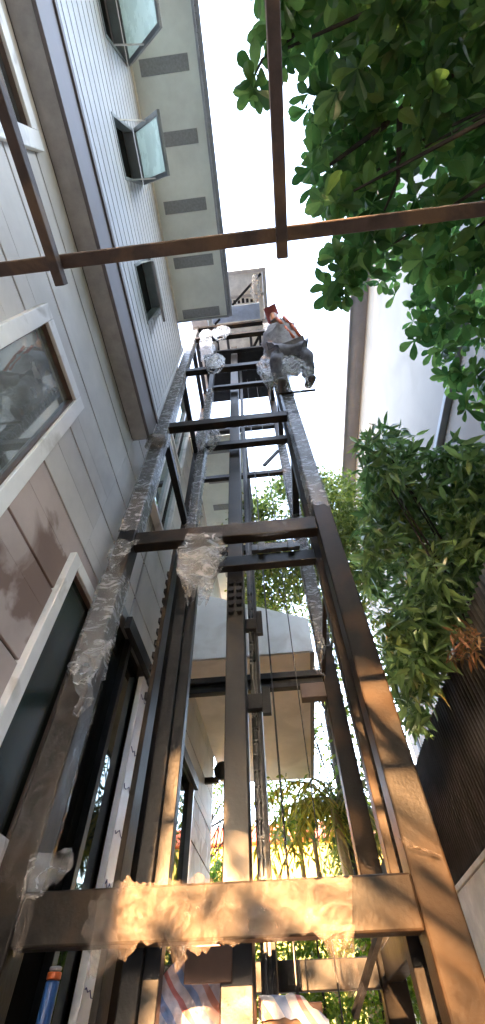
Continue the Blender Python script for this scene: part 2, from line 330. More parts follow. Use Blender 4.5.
# upper awning windows
def awning(y0,y1,z0,z1,out,down):
    f=MB(); X=XU; w=.035
    f.box(X-.10,X+.02,y0,y0+w,z0,z1).box(X-.10,X+.02,y1-w,y1,z0,z1).box(X-.10,X+.02,y0+w,y1-w,z1-w,z1).box(X-.10,X+.02,y0+w,y1-w,z0,z0+w)
    fo=build('window',f,alu_g,house,bevel=.004)
    r=MB(); x1=X-.125; x0=x1-.8
    r.quad([(x0,y0,z0),(x0,y1,z0),(x0,y1,z1),(x0,y0,z1)]); r.quad([(x0,y0,z1),(x0,y1,z1),(x1,y1,z1),(x1,y0,z1)]); r.quad([(x0,y0,z0),(x1,y0,z0),(x1,y0,z1),(x0,y0,z1)]); r.quad([(x0,y1,z0),(x0,y1,z1),(x1,y1,z1),(x1,y1,z0)])
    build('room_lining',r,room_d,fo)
    h=Vector((X+.03,0,z1-.01)); e=Vector((X+.03+out,0,z1-.01-down)); d=(e-h); n=Vector((d.z,0,-d.x)).normalized()
    if n.x<0:n=-n
    s=MB(); t=.035
    def P3(u,y,o): q=h+d*u+n*o; return (q.x,y,q.z)
    L=d.length; m=.055/L
    def slab(u0,u1,ya,yb,o0,o1,mb):
        k=len(mb.v); mb.v+=[P3(u0,ya,o0),P3(u1,ya,o0),P3(u1,yb,o0),P3(u0,yb,o0),P3(u0,ya,o1),P3(u1,ya,o1),P3(u1,yb,o1),P3(u0,yb,o1)]
        for q in ((0,3,2,1),(4,5,6,7),(0,1,5,4),(1,2,6,5),(2,3,7,6),(3,0,4,7)): mb.f.append(tuple(k+i for i in q)); mb.mi.append(0)
    slab(0,1,y0,y0+.05,0,t,s);slab(0,1,y1-.05,y1,0,t,s);slab(0,m,y0+.05,y1-.05,0,t,s);slab(1-m,1,y0+.05,y1-.05,0,t,s)
    so=build('sash',s,alu_g,fo,bevel=.003)
    p=MB(); slab(m,1-m,y0+.05,y1-.05,.012,.02,p); build('pane',p,frost,so)
    for y in (y0+.02,y1-.02):
        a=MB().bar((X+.01,y,z0+.35),P3(.55,y,0),.014,.02); build('stay_arm',a,alu,so)
awning(*uwin[0],.60,1.18); awning(*uwin[1],.46,.92); awning(*uwin[2],.17,1.02)
# landing: big sliding glass opening in the lower wall beside the shaft
ly0,ly1,lz0,lz1=landing
f=MB().box(XL-.10,XL+.05,ly0,ly1,lz1-.07,lz1+.03).box(XL-.10,XL+.05,ly0-.02,ly0+.05,lz0,lz1-.071).box(XL-.10,XL+.05,ly1-.06,ly1,lz0,lz1-.071).box(XL-.1,XL+.05,ly0+.051,ly1-.061,lz0,lz0+.06)
ld=build('door',f,alu_g,house,bevel=.005)
build('head_track',MB().box(XL+.052,XL+.11,ly0+.25,ly1,lz1-.16,lz1-.02),steel_d,ld,bevel=.004)
j=build('film_jamb',MB().box(XL+.0,XL+.058,3.80,4.06,lz0+.07,lz1-.18),tapefilm,ld,bevel=.004)
for zc in (3.75,3.25,2.95,2.62,2.3,2.02,1.8):
    mk=MB(); lp=None
    for q in range(5):
        y=3.84+q*.038; np_=(XL+.0605,y,zc+random.uniform(-.03,.03)); lp=lp or (XL+.0605,3.82,zc); mk.bar(lp,np_,.006,.004); lp=np_
    build('marker_scribble',mk,ink,j)
for y in (2.84,3.3,4.07,5.0,5.95):
    build('stile',MB().box(XL-.06,XL+.03,y,y+.07,lz0+.07,lz1-.075),steel_d,ld,bevel=.003)
for a,b in ((2.92,3.29),(3.38,3.79),(4.15,4.99),(5.08,5.94),(6.03,6.83)):
    build('pane',MB().box(XL-.03,XL-.022,a,b,lz0+.07,lz1-.08),glass_dk,ld)
r=MB(); x0=-3.6; x1=XL-.145
r.quad([(x0,2.5,.1),(x0,7,.1),(x0,7,4.4),(x0,2.5,4.4)]); r.quad([(x0,2.5,4.4),(x0,7,4.4),(x1,7,4.4),(x1,2.5,4.4)]); r.quad([(x0,2.5,.1),(x0,7,.1),(x1,7,.1),(x1,2.5,.1)]); r.quad([(x0,2.5,.1),(x1,2.5,.1),(x1,2.5,4.4),(x0,2.5,4.4)]); r.quad([(x0,7,.1),(x0,7,4.4),(x1,7,4.4),(x1,7,.1)])
build('room_lining',r,mat('brown room wall',(.15,.10,.075),.8),ld)
# upper landing glazing behind the shaft
for (z0,z1) in ((5.75,7.5),(7.65,9.5)):
    f=MB(); y0,y1=2.75,3.6; X=XL+.05; w=.06
    f.box(X-.04,X+.06,y0,y0+w,z0,z1).box(X-.04,X+.06,y1-w,y1,z0,z1).box(X-.04,X+.06,y0+w,y1-w,z1-w,z1).box(X-.04,X+.06,y0+w,y1-w,z0,z0+w).box(X-.04,X+.055,3.14,3.2,z0+w,z1-w)
    fo=build('window',f,alu,house,bevel=.004)
    for a,b in ((y0+w,3.14),(3.2,y1-w)):
        build('pane',MB().box(X,X+.01,a,b,z0+w,z1-w),glass_b,fo)
# rear bay
bz=5.30; bx1=.60; by0,by1=5.57,10.35
m_=MB()
m_.quad([(XL+.003,by0,bz),(bx1,by0,bz),(bx1,by0,5.92),(XL+.003,by0,6.75)]); m_.quad([(bx1,by0,bz),(bx1,by1,bz),(bx1,by1,5.92),(bx1,by0,5.92)]); m_.quad([(XL+.003,by0,6.75),(bx1,by0,5.92),(bx1,by1,5.92),(XL+.003,by1,6.75)]); m_.quad([(XL+.003,by1,bz),(XL+.003,by1,6.75),(bx1,by1,5.92),(bx1,by1,bz)])
bay=build('bay',m_,white_board,house)
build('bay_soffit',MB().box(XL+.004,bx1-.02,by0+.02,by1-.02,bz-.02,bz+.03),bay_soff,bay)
build('bay_edge_trim',MB().box(bx1-.06,bx1+.012,by0-.012,by1,bz-.05,bz-.021),trim_d,bay,bevel=.004)
build('bay_seam',MB().box(-.44,-.425,by0-.006,by0-.002,bz,6.25),trim_l,bay); build('bay_seam',MB().box(.27,.282,by0-.006,by0-.002,bz,6.0),trim_l,bay)
# wall lamp near the far corner
wl=thing('wall_lamp',(-1.2,8.3,4.9),'black globe lamp on a short arm at the far corner of the house','lamp')
p=at('x',XL,205,781); q=at('y',p.y,222,771)
build('arm',MB().bar(p,(q.x-.05,p.y,p.z),.07,.09),steel_d,wl); build('globe',blob(tuple(q),.15,1,1,1,1,.03,1,16,10),steel_d,wl,smooth=True)
# hanging box beside the bay
p0=at('y',4.4,290,693); p1=at('y',4.4,318,708)
# ------------------------------------------------------------ neighbour building on the right
nb=thing('neighbour_building',(6,3,0),'pale rendered building on the right with a grey overhanging eave','building')
XR=4.0; HT=1.5+XR/.277
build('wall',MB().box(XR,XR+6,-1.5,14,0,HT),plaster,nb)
build('eave',MB().box(1.5*0+ .242*(HT-1.5),XR+.1,-1.6,14,HT+.01,HT+.14).box(.242*(HT-1.5)-.05,.242*(HT-1.5)-.003,-1.6,14,HT-.07,HT+.4),plaster_g,nb,bevel=.01)
build('roof',MB().box(.242*(HT-1.5),XR+6.2,-1.6,14,HT+.15,HT+.4),plaster_g,nb)
build('ledge',MB().box(XR-.14,XR-.002,-1.5,14,9.3,9.42),plaster_g,nb,bevel=.01)
build('downpipe',MB().tube([(XR-.08,13,0),(XR-.08,13,HT)],.05),plaster_g,nb)
# ------------------------------------------------------------ right fence + wall
XF=1.62
cw=thing('boundary_wall',(XF,6,0),'low grey concrete boundary wall under the dark corrugated sheets at lower right','wall')
build('wall_body',MB().box(XF,XF+.15,1.6,16,0,2.50),conc,cw,bevel=.01); build('coping',MB().box(XF-.012,XF+.17,1.6,16,2.503,2.55),conc,cw,bevel=.008)
fe=thing('corrugated_fence',(XF+.1,6,2.55),'dark corrugated sheet fence standing on the concrete wall at right','fence')
mb=MB(); n=900; y0,y1=1.6,12
def cf(u,v):
    y=y0+(y1-y0)*u; return (XF+.06+.02*math.sin(y*2*math.pi/.07)*1.0, y, 2.553+v*1.2)
mb.grid(cf,int((y1-y0)/.07*6),1); build('sheet',mb,fence_m,fe,smooth=True,solid=.003)
for y in (1.8,4.2,6.6,9,11.4): build('post',MB().box(XF+.095,XF+.145,y,y+.05,2.553,3.7),steel_d,fe)
# ------------------------------------------------------------ lift shaft frame
sf=thing('lift_shaft_frame',(-.3,3,0),'tall dark steel lift shaft frame with bolted crossbeams beside the house','steel frame')
XA,XB=-1.24,.44; w=.15; TOP=12.1
def post(x0,x1,y0,y1,z0,z1,m,name='post',bev=.01): return build(name,MB().box(x0,x1,y0,y1,z0,z1),m,sf,bevel=bev)
post(XA,XA+w,2.1,2.25,.03,TOP,steel); post(XB,XB+w,2.1,2.25,.03,TOP,steel)
post(XA,XA+w,3.7,3.85,.03,TOP,steel); post(XB,XB+w,3.7,3.85,.03,TOP,steel)
fz=((1.77,1.93),(4.06,4.22),(6.34,6.49),(8.62,8.77),(10.9,11.05),(11.9,12.05))
for a,b in fz: build('crossbeam',MB().box(XA+w+.001,XB-.001,2.103,2.20,a,b),steel,sf,bevel=.008)
for a,b in ((1.75,1.88),(3.66,3.78),(5.68,5.8),(7.66,7.76),(9.6,9.7),(11.5,11.6)): build('crossbeam',MB().box(XA+w+.001,XB-.001,3.72,3.80,a,b),steel_d,sf,bevel=.006)
for x in (XA+.02,XB+.03):
    for a,b in ((1.77,1.9),(6.36,6.47),(8.64,8.75),(10.92,11.03),(11.9,12.0)):
        if x<0 and a<2: continue
        build('side_beam',MB().box(x,x+.09,2.251,3.699,a,b),steel_d,sf,bevel=.006)
# inner frame
post(-.735,-.655,2.40,2.50,.05,11.6,steel_d,'inner_post',.005); post(.42,.49,2.42,2.52,.05,11.6,steel,'inner_post',.005)
build('inner_post_cover',MB().box(-.654,-.585,2.43,2.50,.05,4.1),steel_d,sf,bevel=.004)
build('inner_post_channel',MB().box(-.83,-.80,2.38,2.52,.05,4.3),steel,sf,bevel=.003)
for i in range(12): build('hinge_lug',MB().box(-.86,-.832,2.42,2.46,2.9+i*.1,2.94+i*.1),steel_d,sf)
for a,b in ((4.03,4.15),(6.31,6.42),(8.55,8.65),(10.85,10.95)):
    build('inner_beam',MB().box(-.654,.419,2.41,2.49,a,b),steel_d,sf,bevel=.005)
bt=MB().box(-.12,.30,2.38,2.43,4.17,4.24).box(-.06,.0,2.36,2.38,4.14,4.25).box(.2,.26,2.36,2.38,4.14,4.25)
build('beam_bracket',bt,galv,sf,bevel=.004)
# centre mast and guide rails
build('mast',MB().box(-.352,-.215,2.53,2.66,.05,11.6),mat('mast steel',(.022,.021,.021),.4,.1,.2,6,.1,40,stain=(3,(.05,.034,.022),.5,.7)),sf,bevel=.006)
gr=build('guide_rail',MB().box(-.205,-.15,2.84,2.86,.05,11.6).box(-.185,-.17,2.80,2.839,.05,11.6).box(-.25,-.232,2.86,2.9,.05,11.6),galv,sf,bevel=.002)
build('guide_channel',MB().box(-.148,-.128,2.78,2.9,.05,6),steel_d,sf)
bl=MB()
for i in range(26):
    z=1.9+i*.085
    if 3.0<z<3.3: continue
    for x in (-.19,-.165): build('bolt',MB().bar((x,2.79,z),(x,2.76,z),.014,n=6),galv,gr)
bl=MB()
for i in range(5):
    for x in (-.315,-.25): build('bolt',MB().bar((x,2.529,3.62+i*.075),(x,2.49,3.62+i*.075),.05,n=8),steel_d,sf)
build('rail_bracket',MB().box(-.26,-.10,2.74,2.8,2.95,3.06).box(-.12,-.06,2.72,2.76,2.90,3.10),steel_d,sf,bevel=.005)
build('rail_bracket',MB().box(-.26,-.10,2.74,2.8,3.62,3.72).box(-.13,-.08,2.72,2.76,3.55,3.78),steel_d,sf,bevel=.005)
# rear mid beam made of two channels with a hanging box
build('buffer_beam',MB().box(-1.0,.43,3.62,3.68,3.70,3.76).box(-1.0,.43,3.62,3.68,3.60,3.64).box(-1.0,.43,3.661,3.679,3.641,3.699),steel_d,sf,bevel=.004)
build('junction_box',MB().box(.20,.42,3.5,3.6,3.42,3.555),mat('brown box',(.10,.07,.055),.5),sf,bevel=.006)
build('brace',MB().bar((.45,3.69,3.75),(.50,2.53,4.0),.035),steel,sf)
build('brace',MB().bar((.12,3.70,7.9),(.42,3.70,8.4),.05),steel_d,sf)
build('brace',MB().bar((-.55,3.69,11.5),(.42,2.3,11.9),.06),steel_d,sf)
build('brace',MB().bar((.25,3.6,1.65),(.44,3.0,1.95),.03),galv,sf)
# head platform, motor and top canopy
build('head_platform',MB().box(-1.0,.43,2.55,3.68,11.2,11.28),steel_d,sf)
build('head_panel',MB().box(-.75,.40,1.75,2.09,12.12,12.2),mat('blue grey panel',(.36,.44,.55),.4),sf,bevel=.005)
for x in (-.7,-.45,.1,.32): build('head_joist',MB().box(x,x+.06,2.26,3.69,11.7,11.8),galv if x in(-.45,.1) else steel_d,sf,bevel=.004)
hb=MB()
for i in range(9):
    x=-.6+i*.1; hb.box(x,x+.06,1.62+.02*(i%3),1.72,12.15,12.22+.03*(i%2))
build('hoist_bracket',hb,steel_d,sf)
rc=MB().box(-.9,.62,1.08,1.16,12.5,12.62).box(.54,.62,1.161,3.8,12.5,12.62).box(-1.3,-.9,1.08,3.8,12.5,12.62).box(-.9,.539,1.6,1.66,12.5,12.60)
build('roof_frame',rc,mat('beige roof frame',(.42,.39,.35),.6),sf,bevel=.006)
build('roof_panel',MB().box(-.899,.539,1.161,3.8,12.625,12.65),mat('translucent sheet',(.72,.70,.62),.5),sf)
build('roof_strut',MB().bar((.58,2.17,12.1),(.58,2.17,12.5),.06).bar((.5,1.2,12.5),(-.7,2.1,12.1),.05),steel_d,sf)
# hoist ropes
for x,y in ((-.05,3.2),(-.045,3.24),(.16,3.2),(-.2,3.1)):
    c=build('hoist_cable',MB().tube([(x,y,.1),(x,y,11.2)],.0045,6),cable_m); tag(c,'thin vertical steel hoist cable hanging inside the lift shaft frame','cable','hoist cables')
# ------------------------------------------------------------ overhead frame close to the lens
of=thing('overhead_frame',(0,.07,0),'rust red steel bars of an open frame crossing close overhead','steel frame')
build('crossbar',MB().box(-1.3,1.6,.050,.092,3.1,3.135),rust,of,bevel=.004)
build('rafter',MB().box(.129,.164,-2.2,.135,3.055,3.098),rust,of,bevel=.003)
build('rafter',MB().box(-.618,-.586,-2.2,.135,3.055,3.098),rust,of,bevel=.003)
build('rafter',MB().box(1.3,1.345,-2.2,.135,3.055,3.098),rust,of,bevel=.003)
build('upright',MB().box(1.5,1.55,.05,.095,0,3.098),rust,of); build('crossbar',MB().box(-1.3,1.6,-2.25,-2.2,3.1,3.14),rust,of); build('upright',MB().box(1.5,1.55,-2.25,-2.21,0,3.098),rust,of)
# ------------------------------------------------------------ plastic film wraps
def wrap(x0,x1,y0,y1,z0,z1,m,label,amp=.014,seed=0,fray=.06,side=0,holes=0.0,flare=0):
    mb=MB(); nz=max(6,int((z1-z0)/.035)); per=[]
    cx,cy=(x0+x1)/2,(y0+y1)/2; hx,hy=(x1-x0)/2+.006,(y1-y0)/2+.006
    n=6
    for s in range(4):
        for i in range(n):
            t=-1+2*i/n
            per.append([(t,-1),(1,t),(-t,1),(-1,-t)][s])
    N=len(per)
    for j in range(nz+1):
        v=j/nz; z=z0+(z1-z0)*v
        for i,(a,b) in enumerate(per):
            q=Vector((a*2+seed,b*2,z*14+a*2)); nn=abs(noise.fractal(q,1,2,3))
            o=amp*(nn*2.2)+ (flare*max(0,1-v*3)**2)
            if j==0: zz=z+fray*noise.noise(Vector((a*5+seed,b*5,3)))*2
            elif j==nz: zz=z+fray*noise.noise(Vector((a*5+seed,b*5,9)))*2
            else: zz=z+.012*noise.noise(q*3)
            mb.v.append((cx+a*(hx+o),cy+b*(hy+o),zz))
    rnd=random.Random(seed)
    for j in range(nz):
        for i in range(N):
            if rnd.random()<holes*(1 if j>2 else 3): continue
            a=j*N+i;b=j*N+(i+1)%N; mb.f.append((a,b,b+N,a+N)); mb.mi.append(0)
    o=build('plastic_wrap',mb,m,smooth=True); tag(o,label,'plastic wrap'); return o
px0,px1=XA,XA+w
wrap(px0,px1,2.1,2.25,1.93,3.78,film,'clear wrinkled film wrapped round the bottom of the left front post',.006,1,.08,holes=.0)
wrap(px0,px1,2.1,2.25,2.95,3.72,film_w,'milky torn film bunched on the left front post below the second beam',.007,11,.10,holes=.0)
wrap(px0,px1,2.1,2.25,4.24,5.75,film_w,'grey creased film sleeve on the left front post between the second and third beams',.004,2)
wrap(px0,px1,2.1,2.25,6.05,11.7,film_w,'long grey film sleeve on the upper left front post beside the siding',.004,3)
wrap(XB,XB+w,2.1,2.25,4.35,6.35,film_w,'silver creased film sleeve on the right front post above the second beam',.004,4)
wrap(XB,XB+w,2.1,2.25,6.4,11.6,film_w,'silver film sleeve on the top of the right front post under the tarp bundle',.004,5)
wrap(XB,XB+w,3.7,3.85,4.1,9,film_w,'pale film sleeve on the right rear post of the shaft',.004,6)
wrap(-.735,-.655,2.40,2.50,4.2,8.5,film_w,'ragged film on the inner left post above the second beam',.016,7,.1,holes=.0)
wrap(-1.0,-.9,3.5,3.6,4.6,9.5,film_w,'loose film around the rear left channel',.03,8,.1,holes=.06) if 0 else None
def sheet(name,label,fn,nu,nv,m,cat='plastic wrap',holes=0,seed=0,edge=0):
    mb=MB().grid(fn,nu,nv); r=random.Random(seed)
    if holes:
        keep=[i for i in range(len(mb.f)) if r.random()>holes]; mb.f=[mb.f[i] for i in keep]; mb.mi=[mb.mi[i] for i in keep]
    o=build(name,mb,m,smooth=True); tag(o,label,cat); return o
# wrap knots
def tuft(c,sx,sy,sz,seed,label,m=film_w): 
    rr=random.Random(seed); mb=MB()
    for k in range(3):
        ph=rr.uniform(0,6); tx=rr.uniform(-.35,.35)
        def fn(u,v):
            a=2*math.pi*u*.8+ph; w_=.35+.75*math.sin(math.pi*min(1,.12+v*.85))**.8
            f=1+.28*noise.fractal(Vector((math.cos(a)*2+seed,math.sin(a)*2+k,v*2.2)),1,2,4)
            return Vector((c[0]+math.cos(a)*sx*w_*f+tx*sx*(1-v),c[1]+math.sin(a)*sy*w_*f-.01*k,c[2]+sz*(.9-1.8*v)*(1-.15*k)+.12*sz*noise.noise(Vector((a*2,k,seed)))*(2*v)))
        mb.grid(fn,34,30)
    o=build('plastic_wrap',mb,m,smooth=True); tag(o,label,'plastic wrap')
tuft((-1.17,2.08,5.86),.11,.08,.17,21,'bunched knot of film on the left front post by the brown trim end',film_y)
tuft((-.56,2.36,4.02),.15,.12,.42,22,'crumpled clear film hanging from the second beam beside the inner left post')
tuft((-.62,2.34,6.35),.12,.1,.35,23,'small crumpled film flapping at the third beam by the inner left post')
tuft((-.58,2.06,8.7),.14,.1,.45,24,'crumpled film hanging on the fourth beam near the left')
tuft((-.52,2.06,10.9),.16,.1,.5,25,'crumpled film hanging on the fifth beam under the eave corner')
tuft((.35,1.5,12.4),.10,.25,.08,26,'pale film caught on the roof frame at the very top')
tuft((-.85,2.12,11.0),.12,.1,.5,27,'crumpled film at the top of the left post past the eave end')
wrap(-.62,.30,2.103,2.20,4.06,4.22,film,'thin film covering much of the second beam',.004,31)
# film on the lowest beam : draped strip with torn edges
tp=[(98,905),(112,886),(128,878),(145,886),(165,880),(185,884),(200,874),(215,884),(232,872),(250,882),(290,876),(320,880),(352,876)]
bt_=[(90,980),(102,974),(114,956),(128,962),(142,944),(160,946),(172,956),(178,972),(188,950),(202,958),(216,944),(235,948),(250,938),(275,944),(300,934),(325,940),(352,930)]
def lerp(pl,u):
    k=u*(len(pl)-1); i=min(int(k),len(pl)-2); f=k-i; return (pl[i][0]*(1-f)+pl[i+1][0]*f, pl[i][1]*(1-f)+pl[i+1][1]*f)
def fb(u,v):
    a=lerp(tp,u); b=lerp(bt_,u); q=Vector((u*14,v*2.5,0)); 
    px=a[0]*(1-v)+b[0]*v; py=a[1]*(1-v)+b[1]*v+ ((7 if v>.5 else 5)*noise.noise(Vector((u*38,v,1)))+3*noise.noise(Vector((u*90,v,4))) if v in(0,1) else 0)
    p=at('y',2.088,px,py); p.y-=.012+.035*abs(noise.fractal(q,1,2,5))+.03*max(0,v-.75); return p
sheet('plastic_wrap','torn yellowed film draped along the middle of the lowest front beam',fb,170,16,film_y,holes=.0,seed=1)
def fs(u,v):
    px=322+28*u+v*(10+14*v); py=930+66*v; p=at('y',2.075,px,py); p.y-=.02*math.sin(u*7+v*5)+.02*noise.noise(Vector((u*3,v*6,2))); return p
def fs2(u,v):
    w_=(1-.45*v); px=338+20*v*v+ (u-.5)*34*w_; py=925+72*v+4*noise.noise(Vector((u*9,v,5)))*v; p=at('y',2.07,px,py); p.y-=.015*math.sin(u*9+v*5); return p
sheet('plastic_wrap','narrow torn film strip dangling from the right end of the lowest beam wrap',fs2,10,24,film_y)
def fl(u,v):
    px=30+42*u-10*v+6*math.sin(v*4)*u; py=855-6*u+(50-14*u)*v+5*noise.noise(Vector((u*7,v,8)))*v; p=at('y',2.075,px,py); p.y-=.02*math.sin(u*9)+.02*noise.noise(Vector((u*5,v*5,1))); return p
sheet('plastic_wrap','milky loose flap of film at the foot of the left post wrap',fl,16,20,film_w)
def fl2(u,v):
    px=12+ (16*u)*(1-.6*v)+10*(1-v); py=895+62*v; p=at('y',2.07,px,py); p.y-=.015*math.sin(u*9+v*3); return p
sheet('plastic_wrap','thin yellowed tail of film hanging down the left post beside the lowest beam',fl2,6,20,film_y)
def strip(pts,ws,yp,label,m,seed):
    def f(u,v):
        a=lerp(pts,v); w_=lerp([(x,0) for x in ws],v)[0]; n1=noise.noise(Vector((u*4,v*7,seed)))
        px=a[0]+(u-.5)*w_*(1+.35*noise.noise(Vector((seed,v*9,u>.5)))); p=at('y',yp,px,a[1]+3*n1*(v>.9)); p.y-=.012*math.sin(u*10+seed)+.03*n1; return p
    sheet('plastic_wrap',label,f,12,26,m)
strip([(108,640),(92,655),(82,680),(86,700),(76,716)],[14,24,18,14,6],2.05,'rolled clump of film sagging off the left front post beside the window',film_w,1)
strip([(205,533),(200,555),(196,575),(206,592)],[34,46,36,14],2.07,'torn film sheet draped under the second beam by the inner left post',film_w,2)
strip([(318,632),(322,648),(316,668),(324,676)],[7,9,8,3],2.35,'thin curl of film caught beside the inner right post',film_w,3)
strip([(205,338),(208,350),(204,362)],[12,16,6],2.05,'small flag of film on the fifth beam high on the left',film_w,4)
strip([(128,540),(116,556),(112,572)],[24,20,6],2.05,'peeling film end on the left front post just under the second beam',film_w,5)
strip([(178,880),(183,905),(170,935),(182,958),(176,972)],[10,16,12,14,4],2.045,'long tan shred of film hanging across the middle of the lowest beam',film_y,6)
strip([(102,900),(98,930),(106,955),(94,978)],[20,30,30,8],2.05,'tan corner of film drooping off the left part of the lowest beam',film_y,7)
strip([(402,838),(412,846),(424,850),(440,856)],[8,12,10,5],2.07,'small torn film scrap on the right front post just above the lowest beam',film_y,8)
# ------------------------------------------------------------ tarp bundle at the top
def skin(name,joints,edges,m,parent,root=0,sub=2,smooth=True):
    me=bpy.data.meshes.new(name); off=WORLD[parent.name]
    keys=list(joints); me.from_pydata([tuple(Vector(joints[k][0])-off) for k in keys],[(keys.index(a),keys.index(b)) for a,b in edges],[])
    o=bpy.data.objects.new(name,me); COL.objects.link(o); o.parent=parent; WORLD[o.name]=off.copy(); me.materials.append(m)
    md=o.modifiers.new('skin','SKIN'); md.use_smooth_shade=smooth; sv=me.skin_vertices[0].data
    for k,q in enumerate(keys):
        r=joints[q][1]; r=r if isinstance(r,tuple) else (r,r); sv[k].radius=r; sv[k].use_root=(k==root)
    sb=o.modifiers.new('sub','SUBSURF'); sb.levels=sub; sb.render_levels=sub
    return o
skin_m=mat('skin',(.30,.17,.11),.5); denim=mat('grey work trousers',(.15,.145,.17),.85,0,.25,14,.5,30); jacket=mat('pale grey jacket',(.36,.34,.37),.8,0,.2,12,.6,22)
hiv=mat('orange stripe cloth',(.55,.13,.05),.7); boot=mat('dark boot',(.09,.08,.08),.6)
wk=thing('person',(.65,2.0,7.03),'worker in baggy grey clothes and red cap leaning out high on the shaft','person')
J={'pel':((.62,1.80,7.74),(.15,.12)),'bel':((.60,1.72,7.92),(.14,.11)),'che':((.555,1.60,8.14),(.165,.12)),'nek':((.52,1.51,8.32),.055),'hd':((.50,1.46,8.42),(.075,.085)),'tp':((.485,1.42,8.52),(.07,.075)),'nose':((.50,1.57,8.43),.015),
 'sl':((.40,1.60,8.24),.065),'el':((.37,1.83,8.36),.045),'wl':((.455,2.02,8.50),.03),'sr':((.70,1.60,8.21),.065),'er':((.79,1.82,8.20),.045),'wr':((.60,2.02,8.30),.03),
 'hl':((.52,1.82,7.70),.09),'kl':((.41,1.76,7.38),.06),'al':((.46,2.02,7.12),.04),'tl':((.46,1.90,7.06),.035),
 'hr':((.72,1.82,7.70),.09),'kr':((.84,1.76,7.46),.06),'ar':((.79,2.00,7.12),.04),'tr':((.83,1.90,7.06),.035)}
E_=[('pel','bel'),('bel','che'),('che','nek'),('nek','hd'),('hd','tp'),('hd','nose'),('che','sl'),('sl','el'),('el','wl'),('che','sr'),('sr','er'),('er','wr'),('pel','hl'),('hl','kl'),('kl','al'),('al','tl'),('pel','hr'),('hr','kr'),('kr','ar'),('ar','tr')]
for sd,wj,tx in (('l','wl',(.50,2.065,8.55)),('r','wr',(.56,2.065,8.34))):
    w0=Vector(J[wj][0]); pt=Vector(tx); J['p'+sd]=(w0.lerp(pt,.6),(.035,.02)); E_.append((wj,'p'+sd))
    for f in range(5):
        o_=Vector((-.036+.018*f,0,.01)); l1=(.03,.045,.05,.045,.035)[f]
        a=pt+o_+Vector((0,0,.02)); b=pt+o_*1.15+Vector((0,.012,l1)); J['f%s%da'%(sd,f)]=(a,.009); J['f%s%db'%(sd,f)]=(b,.007); E_+=[('p'+sd,'f%s%da'%(sd,f)),('f%s%da'%(sd,f),'f%s%db'%(sd,f))]
skin('body',J,E_,skin_m,wk)
def sub_(ks,k,add={}):
    d={q:(J[q][0],tuple(x*k for x in J[q][1]) if isinstance(J[q][1],tuple) else J[q][1]*k) for q in ks}; d.update(add); return d
jk=skin('jacket',sub_(['che','bel','pel','sl','el','sr','er'],1.62,{'wl':(J['wl'][0],.05),'wr':(J['wr'][0],.05),'nek':((.53,1.54,8.28),.10),'hem':((.64,1.84,7.62),(.24,.17))}),[('hem','pel'),('pel','bel'),('bel','che'),('che','nek'),('che','sl'),('sl','el'),('el','wl'),('che','sr'),('sr','er'),('er','wr')],jacket,wk,1)
tx=bpy.data.textures.new('folds','CLOUDS'); tx.noise_scale=.11; tx.noise_depth=2
dm=jk.modifiers.new('folds','DISPLACE'); dm.texture=tx; dm.strength=.13; dm.mid_level=.5
tr_=skin('trousers',sub_(['pel','hl','kl','hr','kr'],1.45,{'al':((.455,1.99,7.17),.07),'ar':((.792,1.97,7.17),.07)}),[('pel','hl'),('hl','kl'),('kl','al'),('pel','hr'),('hr','kr'),('kr','ar')],denim,wk)
dm=tr_.modifiers.new('folds','DISPLACE'); dm.texture=tx; dm.strength=.08; dm.mid_level=.5
for a,t,l_ in (('al','tl','l'),('ar','tr','r')):
    A=Vector(J[a][0]);T=Vector(J[t][0]); skin('boot',{'a':(A+Vector((0,0,.05)),.055),'h':(A+(A-T)*.25+Vector((0,0,-.05)),.05),'t':(T+(T-A)*.35+Vector((0,0,.0)),(.055,.04))},[('a','h'),('h','t'),('a','t')] if 0 else [('a','h'),('h','t')],boot,wk)
skin('cap',{'a':((.49,1.45,8.49),(.088,.095)),'b':((.478,1.415,8.56),(.07,.075)),'c':((.49,1.56,8.50),(.06,.02))},[('a','b'),('a','c')],redcloth,wk)
def band(pts,w_): return MB().tube(pts,w_,8)
for k,pts in enumerate(([(.52,1.44,8.26),(.60,1.50,8.02),(.70,1.60,7.76)],[(.62,1.43,8.22),(.70,1.50,8.0),(.80,1.62,7.78)],[(.76,1.62,8.24),(.85,1.80,8.20)])):
    b_=build('orange_stripe',band(pts,.019),hiv,wk,smooth=True)
stp=thing('foot_step',(.65,2.05,7.0),'short steel step bar clamped to the right front post under the worker','step')
build('bar',MB().box(.38,.90,2.055,2.085,6.995,7.018),steel,stp,bevel=.004); build('clamp',MB().box(.43,.60,2.086,2.098,6.94,7.06),galv,stp,bevel=.003)
def wd(u,v):
    a=2*math.pi*u; c=at('y',2.06-.12*math.sin(math.pi*v),273+4*v,352+40*v); r=.13+.11*math.sin(math.pi*min(1,v*1.1))
    return c+Vector((math.cos(a)*r,math.sin(a)*r*.35-.05,0))*(1+.35*noise.fractal(Vector((math.cos(a)*2.5,math.sin(a)*2.5,v*3)),1,2,4))
wk.scale=(1.14,1.14,1.14); wk.location=(.66,2.02,7.03)
sheet('plastic_wrap','bulky translucent sheeting bunched between the worker and the right front post',wd,40,36,film_w)
def wd2(u,v):
    a=2*math.pi*u; c=at('y',1.98-.25*v,298-10*v,388-42*v); r=.10+.13*math.sin(math.pi*min(1,.15+v*.8))
    return c+Vector((math.cos(a)*r,math.sin(a)*r*.5,0))*(1+.4*noise.fractal(Vector((math.cos(a)*2.5+4,math.sin(a)*2.5,v*3)),1,2,4))
sheet('plastic_wrap','loose translucent sheeting trailing from the hip of the worker to the right',wd2,40,36,film_w)
